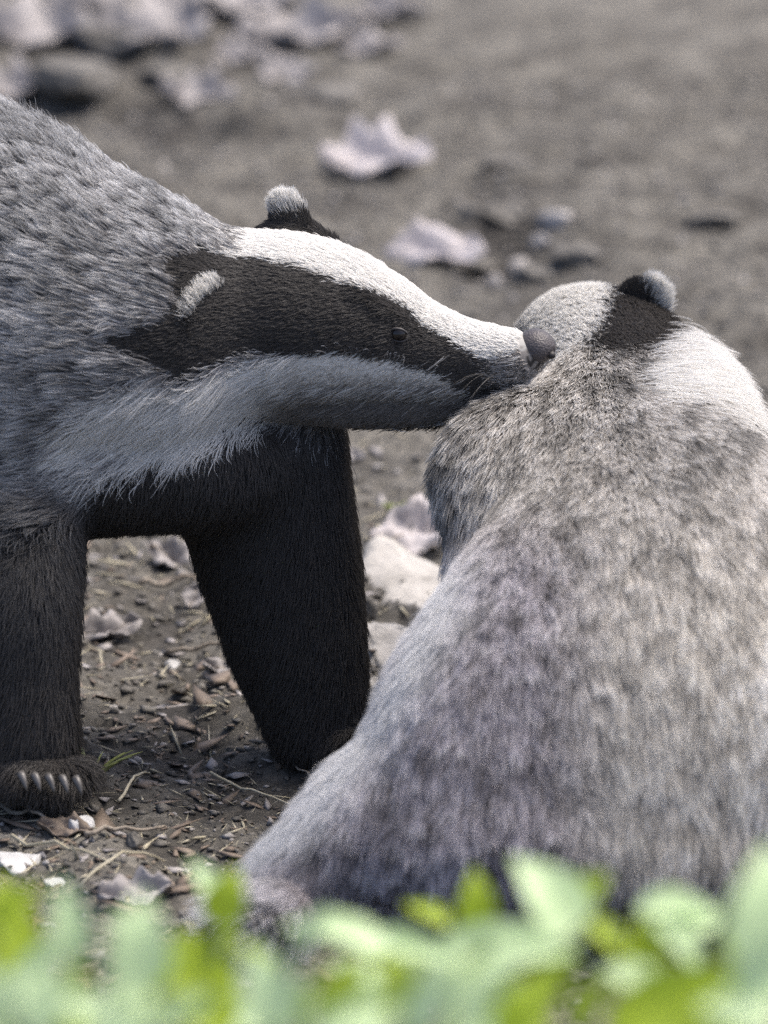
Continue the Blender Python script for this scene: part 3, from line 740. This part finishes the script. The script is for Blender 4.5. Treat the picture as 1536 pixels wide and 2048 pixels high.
far = [  # px, py, w, h, depth, kind, label
    (225, 110, 170, 110, 200, 'c', 'dark earth clod between two pale leaves at the upper left'),
    (150, 170, 170, 90, 220, 'c', 'grey earth clod above the left badger shoulder'),
    (330, 165, 130, 70, 160, 'c', 'grey earth clod left of the lilac crumpled leaf'),
    (650, 200, 150, 50, 160, 'c', 'low earth clod under the small ragged leaf'),
    (520, 60, 120, 60, 150, 'c', 'grey clod between the biggest leaf and the long crumpled leaf'),
    (1105, 450, 75, 85, 90, 's', 'tall pale stone chip behind the snout'),
    (1085, 485, 45, 45, 60, 's', 'little pale stone at the foot of the tall chip'),
    (990, 568, 30, 60, 50, 's', 'narrow pale stone chip upright over the snout'),
    (1040, 535, 36, 45, 50, 's', 'small pale stone chip between the snout and the tall chip'),
    (1015, 330, 110, 30, 120, 'c', 'flat grey clod right of the lone curled leaf'),
    (1010, 455, 190, 110, 200, 'c', 'dark lumpy clod behind the snout'),
    (960, 450, 90, 70, 90, 'c', 'dark upright clod left of the lumpy clod behind the snout'),
    (1055, 440, 80, 60, 90, 'c', 'dark small clod touching the tall pale chip behind the snout'),
    (1060, 560, 90, 50, 100, 'c', 'small clod just over the tip of the snout'),
    (945, 545, 120, 60, 120, 'c', 'low lumpy clod between the oval leaf and the snout'),
    (1150, 520, 120, 60, 120, 'c', 'low lumpy clod over the pale crown of the right badger'),
    (1430, 440, 130, 30, 140, 'c', 'wide low clod on the open earth above the right badger'),
]
for i, t in enumerate(far):
    px, py, w_, h_, dp, kd_, lab = t[:7]
    nm, m = ('stone', M_STONE) if kd_ == 's' else ('earth_clod', M_CLOD)
    make_rock(nm, px, py, w_, h_, dp * 1.3, m, 200 + i, lab, 'stone' if kd_ == 's' else 'clod', 'stones and clods on the earth behind', 0.55, random.uniform(-.4, .4), random.uniform(-.35, -.1))
# lower left corner litter
make_rock('stone', 160, 1655, 52, 60, 60, M_CHIP, 301, 'white angular stone chip in front of the left forepaw', 'stone', 'stone chips by the forepaw', 0.6, .4)
make_rock('stone', 36, 1728, 120, 60, 120, M_CHIP, 302, 'white flat stone at the left edge above the green leaves', 'stone', 'stone chips by the forepaw', 0.4, .2)
make_rock('stone', 110, 1772, 50, 28, 60, M_CHIP, 303, 'small bluish white chip between the flat white stone and green leaves', 'stone', 'stone chips by the forepaw', 0.5)
make_rock('stone', 265, 1690, 40, 60, 50, M_CLOD, 304, 'grey stone standing on end right of the white chip', 'stone', 'stone chips by the forepaw')
make_leaf('dry_leaf', 270, 1800, 90, 150, M_LEAFDRY, 41, 'pale curled dead leaf just above the foreground green, lower left', 0.2, 0.2, 0.4, 0.5, 0.4, 'dead leaves on the earth')
make_leaf('dry_leaf', 130, 1668, 60, 110, M_LEAFBROWN, 42, 'brown dead leaf under the white angular chip', 0.1, -0.2, 0.3, 0.3, 0.3, 'dead leaves on the earth')
make_leaf('dry_leaf', 70, 1605, 60, 150, M_LEAFDRY, 43, 'narrow pale dead leaf at the claws of the left forepaw', 0.05, -0.35, 0.3, 0.3, 0.3, 'dead leaves on the earth')
make_leaf('dry_leaf', 345, 1130, 70, 110, M_LEAFDRY, 44, 'pale dead leaf in shade beside the top of the dark foreleg', 0.2, -0.5, 0.4, 0.5, 0.6, 'dead leaves on the earth')
make_leaf('dry_leaf', 215, 1275, 80, 140, M_LEAFDRY, 45, 'greyish dead leaf in shade between the two forelegs', 0.2, 0.3, 0.4, 0.4, 0.4, 'dead leaves on the earth')
make_leaf('dry_leaf', 390, 1210, 50, 60, M_LEAFDRY, 46, 'small pale leaf scrap touching the dark foreleg', 0.1, 1.2, 0.4, 0.4, 0.7, 'dead leaves on the earth')
make_leaf('dry_leaf', 440, 1345, 40, 70, M_LEAFDRY, 47, 'pale leaf scrap in shade below the dark foreleg', 0.1, -0.3, 0.4, 0.4, 0.4, 'dead leaves on the earth')
make_rock('stone', 350, 1335, 42, 34, 40, M_CHIP, 305, 'small white stone in shade between the forelegs', 'stone', 'stone chips by the forepaw')
make_leaf('dry_leaf', 700, 920, 40, 60, M_LEAFDRY, 48, 'tiny pale leaf scrap under the chin', 0.1, -0.3, 0.4, 0.4, 0.4, 'dead leaves on the earth')

def stick(name, a, b_, r0, m, label, cat, group, sag=0.0, wob=0.02, hz=0.004, seed=0):
    rr = np.random.default_rng(seed); A = at_ground(*a); B = at_ground(*b_); n = 9; q = []
    ln = np.linalg.norm(B - A)
    for t in np.linspace(0, 1, n):
        p = A * (1 - t) + B * t; p = p + rr.normal(size=3) * wob * ln * np.array((1, 1, 0)); p[2] = gz(p[0], p[1]) + hz + sag * ln * math.sin(math.pi * t); q.append(p)
    o = tube(name, np.array(q), np.linspace(r0, r0 * 0.5, n), m)
    return tag(o, label, cat, group)
TW = 'stalks and twigs on the shaded earth'
stick('dry_stalk', (420, 1575), (590, 1625), 0.0007, M_STRAW, 'thin pale stalk lying in front of the dark shade', 'stalk', TW, .02, .006, .004, 1)
stick('dry_stalk', (500, 1500), (630, 1570), 0.0007, M_TWIG, 'thin brown stalk running under the grizzled haunch', 'stalk', TW, .02, .006, .004, 2)
stick('twig', (0, 1560), (160, 1620), 0.0016, M_STRAW, 'pale twig slanting down from the left forepaw', 'twig', TW, .02, .012, .005, 3)
stick('twig', (0, 1620), (90, 1650), 0.0012, M_TWIG, 'short twig below the pale slanting twig', 'twig', TW, .02, .012, .004, 4)
stick('twig', (280, 1180), (400, 1168), 0.0016, M_TWIG, 'dark twig in shade left of the dark foreleg', 'twig', TW, .02, .012, .004, 5)
stick('twig', (330, 1320), (470, 1300), 0.0012, M_TWIG, 'grey twig in shade running towards the dark foreleg', 'twig', TW, .06, .012, .004, 6)
stick('twig', (170, 1690), (330, 1675), 0.0012, M_TWIG, 'twig lying between the white chip and the pale curled leaf', 'twig', TW, .02, .015, .004, 7)
stick('dry_stalk', (30, 1690), (240, 1745), 0.0008, M_STRAW, 'straw crossing above the small bluish chip', 'stalk', TW, .02, .01, .004, 8)
stick('dry_stalk', (160, 1800), (330, 1740), 0.0008, M_STRAW, 'straw leaning over the pale curled leaf', 'stalk', TW, .05, .01, .004, 9)
stick('dry_stalk', (240, 1620), (300, 1560), 0.0008, M_STRAW, 'short straw beside the grass tuft', 'stalk', TW, .05, .01, .004, 10)

# small grass tuft next to the paw and tiny sprout
def tuft(px, py, n, h, label, seed, spread=1.0, m=M_GRASS):
    r = np.random.default_rng(seed); p = at_ground(px, py); e = bpy.data.objects.new('grass_tuft', None); COL.objects.link(e); e.location = p
    for k in range(n):
        a = r.uniform(0, 2 * math.pi); L_ = h * r.uniform(.6, 1.1) * S; rad = np.array((math.cos(a), math.sin(a), 0)) * spread * r.uniform(.3, 1.1)
        q = np.array([np.array((rad[0] * 4 * S, rad[1] * 4 * S, 0)) + rad * L_ * t ** 1.5 + np.array((0, 0, 1)) * L_ * (t - .45 * t * t * abs(rad).max()) for t in np.linspace(0, 1, 7)])
        tube('blade', q, np.array([5, 5, 4.5, 4, 3, 2, .5]) * S, m, e, 4)
    return tag(e, label, 'grass')
tuft(180, 1580, 16, 120, 'sparse yellow green grass tuft beside the left forepaw', 1)
tuft(4, 1590, 14, 130, 'green grass tuft at the left edge by the forepaw', 3)
tuft(785, 1030, 7, 45, 'tiny green sprout on the earth under the chin', 2)

# crumbs and shreds nobody could count
def scatter(name, n, region, smin, smax, m, seed, label, aspect=(1, 1, .6), dens=None):
    r = np.random.default_rng(seed)
    base_v = np.array([(1, 0, 0), (-1, 0, 0), (0, 1, 0), (0, -1, 0), (0, 0, 1), (0, 0, -1)], float)
    base_f = np.array([(0, 2, 4), (2, 1, 4), (1, 3, 4), (3, 0, 4), (2, 0, 5), (1, 2, 5), (3, 1, 5), (0, 3, 5)])
    x = r.uniform(region[0], region[1], n); y = r.uniform(region[2], region[3], n)
    if dens is not None:
        keep = r.random(n) < dens(x, y); x, y = x[keep], y[keep]; n = len(x)
    z = ground_h(x, y); s_ = smin * (smax / smin) ** (r.random(n) ** 2.2)
    a = r.uniform(0, 2 * math.pi, n); b_ = r.normal(size=n) * .3
    V = base_v[None] * (np.array(aspect)[None, None] * r.uniform(.6, 1.4, (n, 1, 3))) * (1 + .35 * r.normal(size=(n, 6, 1)))
    ca, sa = np.cos(a)[:, None], np.sin(a)[:, None]; cb, sb = np.cos(b_)[:, None], np.sin(b_)[:, None]
    X0, Y0, Z0 = V[..., 0], V[..., 1], V[..., 2]
    X1 = X0 * cb + Z0 * sb; Z1 = -X0 * sb + Z0 * cb
    P = np.stack([X1 * ca - Y0 * sa, X1 * sa + Y0 * ca, Z1], -1) * s_[:, None, None] + np.stack([x, y, z + s_ * .15], -1)[:, None]
    Fc = (base_f[None] + (np.arange(n) * 6)[:, None, None]).reshape(-1, 3)
    return tag(link(name, mesh_np(name, P.reshape(-1, 3), Fc, False), m), label, kind='stuff')
scatter('soil_crumbs', 26000, (-0.32, 0.34, -0.45, 1.2), 0.0008, 0.004, M_CLOD, 51, 'loose crumbs of grey brown soil', (1, .9, .4))
scatter('pale_grit', 4200, (-0.32, 0.34, -0.45, 1.2), 0.0007, 0.0035, M_STONE, 52, 'scattered pale grit on the soil')
litter_d = lambda x, y: np.clip((0.06 - x) * 8, 0.04, 1) * np.clip((0.5 - y) * 3, 0.03, 1)
scatter('leaf_litter', 5200, (-0.32, 0.12, -0.45, 0.5), 0.002, 0.008, M_STRAW, 53, 'shreds of straw and leaf litter round the forepaws', (1.6, .14, .07), litter_d)
scatter('bark_litter', 3200, (-0.32, 0.12, -0.45, 0.5), 0.002, 0.009, M_LEAFBROWN, 54, 'shreds of brown leaf round the forepaws', (1.2, .5, .07), litter_d)
scatter('pale_litter', 1500, (-0.32, 0.12, -0.45, 0.5), 0.002, 0.008, M_LEAFDRY, 55, 'scraps of pale dead leaf round the forepaws', (1.1, .6, .07), litter_d)

# ------------------------------------------------------------------ foreground plants
def blade_mesh(seed, wr=0.55, tip=1.0):
    r = np.random.default_rng(seed); nu, nv = 10, 7; V = []; F = []
    for i in range(nu):
        u = i / (nu - 1); wdt = wr * math.sin(math.pi * u ** (0.75 * tip)) ** 0.85 * (1 - .15 * u) + 0.015
        for j in range(nv):
            v = j / (nv - 1) * 2 - 1
            V.append((u, v * wdt * .5, -0.28 * u * u + abs(v) * 0.10 * math.sin(math.pi * u) + 0.012 * math.sin(u * 17) * v + .02 * math.sin(7 * u + seed)))
    for i in range(nu - 1):
        for j in range(nv - 1): F.append((i * nv + j, i * nv + j + 1, (i + 1) * nv + j + 1, (i + 1) * nv + j))
    return mesh_np('leaf', V, F)
LM = {}
for nm, m in (('g', M_GREEN), ('p', M_PALE_SHEEN)):
    for k in range(4):
        me_ = blade_mesh(k, (0.5, 0.62, 0.42, 0.7)[k]); me_.materials.append(m); LM[nm, k] = me_

def leaf_on(parent, base, direction, normal, length, key, width=1.0):
    x = Vector(direction).normalized(); z = Vector(normal); z = (z - x * z.dot(x)).normalized(); y = z.cross(x)
    o = bpy.data.objects.new('leaf', LM[key]); COL.objects.link(o); o.parent = parent
    M = Matrix((x, y, z)).transposed().to_4x4(); M.translation = Vector(base)
    o.matrix_local = M @ Matrix.Diagonal((length, length * width, length, 1))
    return o

def plant(label, d, root_px, targets, seed):
    """a weed rooted in the ground at depth d; targets are leaves (px, py, dx, dy, length px, key, kind, width)"""
    r = random.Random(seed); d = d - 750
    rt = Wp(root_px, 1900, d); rt[2] = 0; rt[2] = gz(rt[0], rt[1])
    e = bpy.data.objects.new('weed_plant', None); COL.objects.link(e); e.location = rt
    top = min(t[1] for t in targets)
    # main stem
    tp = Wp(sum(t[0] for t in targets) / len(targets), top + 60, d)
    st = np.array([(tp - rt) * t + np.array((r.uniform(-.004, .004), r.uniform(-.004, .004), 0)) * math.sin(3 * t) for t in np.linspace(0, 1, 8)])
    tube('stem', st, np.linspace(0.0022, 0.0012, 8), M_STEM, e, 7)
    for (px, py, dx, dy, ln, kind, k, wd) in targets:
        dd = r.uniform(-120, 120)
        b0 = Wp(px, py, d + dd) - rt; v = RT * dx - UP * dy + np.array((0, r.uniform(-.5, .1), 0))
        nrm = np.array((r.uniform(-.2, .5), -0.5 + r.uniform(-.2, .2), 0.85))
        kk = (D + d * S) / D
        leaf_on(e, b0, v, nrm, ln * 0.92 * S * kk, (kind, k), wd)
        # petiole
        i = int(np.argmin(np.linalg.norm(st - b0 + np.array((0, 0, .01)), axis=1)))
        a = st[i]; mid = (a + b0) / 2 - np.array((0, 0, 0.002))
        tube('petiole', np.array([a, mid, b0]), [0.001, .0009, .0008], M_STEM, e, 5)
    return tag(e, label, 'plant', 'blurred weeds in front of the badgers')

plant('weed with olive leaves cut off by the left edge', -3000, 10, [(0, 1990, .1, -1, 260, 'g', 1, 1.1), (-20, 1850, .6, -.6, 140, 'g', 0, 1), (40, 2030, .3, -1, 200, 'p', 0, 1), (20, 2060, -.6, -.5, 160, 'p', 1, 1)], 1)
plant('weed of pale leaves second from the left edge', -3400, 150, [(150, 1930, -.1, -1, 190, 'p', 0, 1), (120, 2000, -.8, -.4, 180, 'p', 1, 1), (170, 2050, .8, -.5, 190, 'p', 0, 1), (140, 2080, .1, -.9, 180, 'g', 1, 1)], 2)
plant('weed of whitest leaves left of the olive weed, lower left', -3700, 270, [(270, 1990, .1, -1, 220, 'p', 3, 1), (250, 2040, -.8, -.5, 170, 'p', 1, 1), (300, 2060, .7, -.7, 160, 'p', 0, 1), (310, 1990, .5, -.8, 130, 'g', 1, 1)], 3)
plant('weed with a bright olive leaf against the grizzled haunch edge', -2600, 430, [(470, 1850, -.5, -.95, 175, 'p', 1, .8), (430, 1850, .35, -.9, 130, 'g', 3, 1.1), (380, 1990, .4, -.9, 190, 'g', 1, 1.1), (470, 2030, -.6, -.7, 200, 'g', 3, 1.1), (400, 2060, .9, -.3, 200, 'p', 0, 1)], 4)
plant('weed with a long pale leaf slanting over the haunch', -2900, 680, [(780, 1900, -.9, -.55, 230, 'p', 2, 1.1), (720, 1890, 1, -.15, 220, 'p', 0, .8), (650, 1990, .9, -.3, 200, 'g', 0, 1), (600, 2060, -.3, -.9, 170, 'p', 1, 1), (700, 2060, .7, -.6, 190, 'p', 3, 1)], 5)
plant('weed with two upright olive leaves in the middle', -2700, 900, [(945, 1870, .12, -1, 140, 'g', 3, 1), (900, 1850, -.7, -.5, 110, 'g', 0, 1), (860, 1930, .9, -.35, 280, 'p', 2, 1), (800, 1950, -.4, -.7, 150, 'g', 1, 1), (960, 2010, -.9, -.5, 240, 'p', 0, 1)], 6)
plant('weed with broad bright leaves reaching highest, right of the middle', -3100, 1080, [(1160, 1880, -.55, -.9, 230, 'p', 3, 1), (1090, 1850, .6, -.75, 180, 'g', 3, 1.1), (1180, 1840, .5, .25, 120, 'g', 0, 1), (980, 1900, .9, -.1, 200, 'p', 2, 1), (1000, 2050, -.2, -1, 210, 'p', 1, 1)], 7)
plant('low weed of yellowish olive leaves under the highest leaves', -3300, 1100, [(1040, 2060, .4, -.9, 200, 'g', 0, 1.1), (1150, 2060, .3, -.9, 150, 'g', 1, 1.1), (1100, 2070, -.7, -.6, 160, 'g', 3, 1)], 8)
plant('weed with a flat pale leaf in front of the dark underside on the right', -2800, 1350, [(1270, 1820, .85, -.3, 190, 'p', 0, 1.1), (1300, 1960, -.1, -1, 150, 'g', 1, 1), (1440, 1840, -.9, -.1, 150, 'p', 1, 1), (1280, 1920, .3, -.8, 130, 'g', 3, 1)], 9)
plant('weed with a wide olive leaf slanting across the lower right corner', -3500, 1330, [(1210, 2060, .85, -.55, 370, 'g', 2, 1.0), (1400, 2060, .8, -.6, 240, 'p', 0, 1), (1480, 2080, .2, -1, 200, 'p', 1, 1), (1260, 2080, 1, -.25, 260, 'g', 1, 1)], 10)
plant('weed with a large pale bluish leaf cut off by the right edge', -3800, 1530, [(1530, 1960, .12, -1, 300, 'p', 3, 1.1), (1470, 1990, .6, -.8, 200, 'p', 0, 1.1), (1560, 2040, -.8, -.4, 180, 'p', 1, 1)], 11)
plant('weed of pale leaves along the lower edge, left of the middle', -3900, 560, [(560, 2060, -.3, -1, 190, 'p', 3, 1), (520, 2080, .5, -.8, 170, 'p', 1, 1), (620, 2080, .9, -.4, 200, 'p', 0, 1), (480, 2100, -.8, -.6, 200, 'g', 2, 1), (640, 2060, .3, -1, 150, 'g', 3, 1)], 12)
plant('weed of pale leaves along the lower edge, in the middle', -3900, 820, [(820, 2080, .4, -1, 200, 'p', 1, 1), (760, 2080, -.7, -.6, 200, 'p', 0, 1), (900, 2090, .8, -.5, 200, 'p', 3, 1), (940, 2060, .1, -.9, 140, 'p', 3, 1), (780, 2050, .2, -1, 160, 'g', 1, 1), (1000, 2090, .5, -.9, 170, 'g', 3, 1)], 13)
plant('weed of pale leaves in the lower left corner', -4000, 60, [(60, 2080, .4, -1, 180, 'p', 1, 1), (0, 2060, -.2, -.9, 150, 'p', 3, 1), (180, 2110, .7, -.6, 200, 'p', 0, 1)], 14)
plant('weed with small bright yellow green leaves between the whitest weed and the olive weed', -3100, 330, [(330, 1960, .5, -.9, 130, 'g', 1, 1.1), (300, 1900, -.6, -.7, 120, 'p', 0, 1), (360, 2040, .8, -.6, 150, 'g', 0, 1.1), (330, 2060, -.7, -.6, 140, 'g', 3, 1)], 15)
plant('small weed of fresh green leaves below the long slanting leaf', -3200, 620, [(560, 1960, -.6, -.7, 130, 'g', 0, 1), (640, 2020, .6, -.8, 140, 'g', 1, 1), (600, 1900, .4, -.9, 110, 'p', 3, .9)], 16)
plant('small weed of fresh green leaves beneath the two upright olive leaves', -3300, 860, [(840, 2020, -.5, -.8, 140, 'g', 1, 1), (900, 2010, .5, -.9, 150, 'g', 0, 1), (760, 1960, -.7, -.5, 130, 'p', 0, 1), (950, 1950, .8, -.5, 130, 'p', 1, 1)], 17)
plant('weed with pale and fresh green leaves in front of the right haunch', -3100, 1420, [(1400, 1940, -.5, -.9, 150, 'p', 0, 1), (1450, 1920, .6, -.7, 140, 'g', 1, 1), (1380, 2010, .7, -.6, 170, 'g', 0, 1), (1330, 1990, -.8, -.5, 150, 'p', 3, 1)], 18)
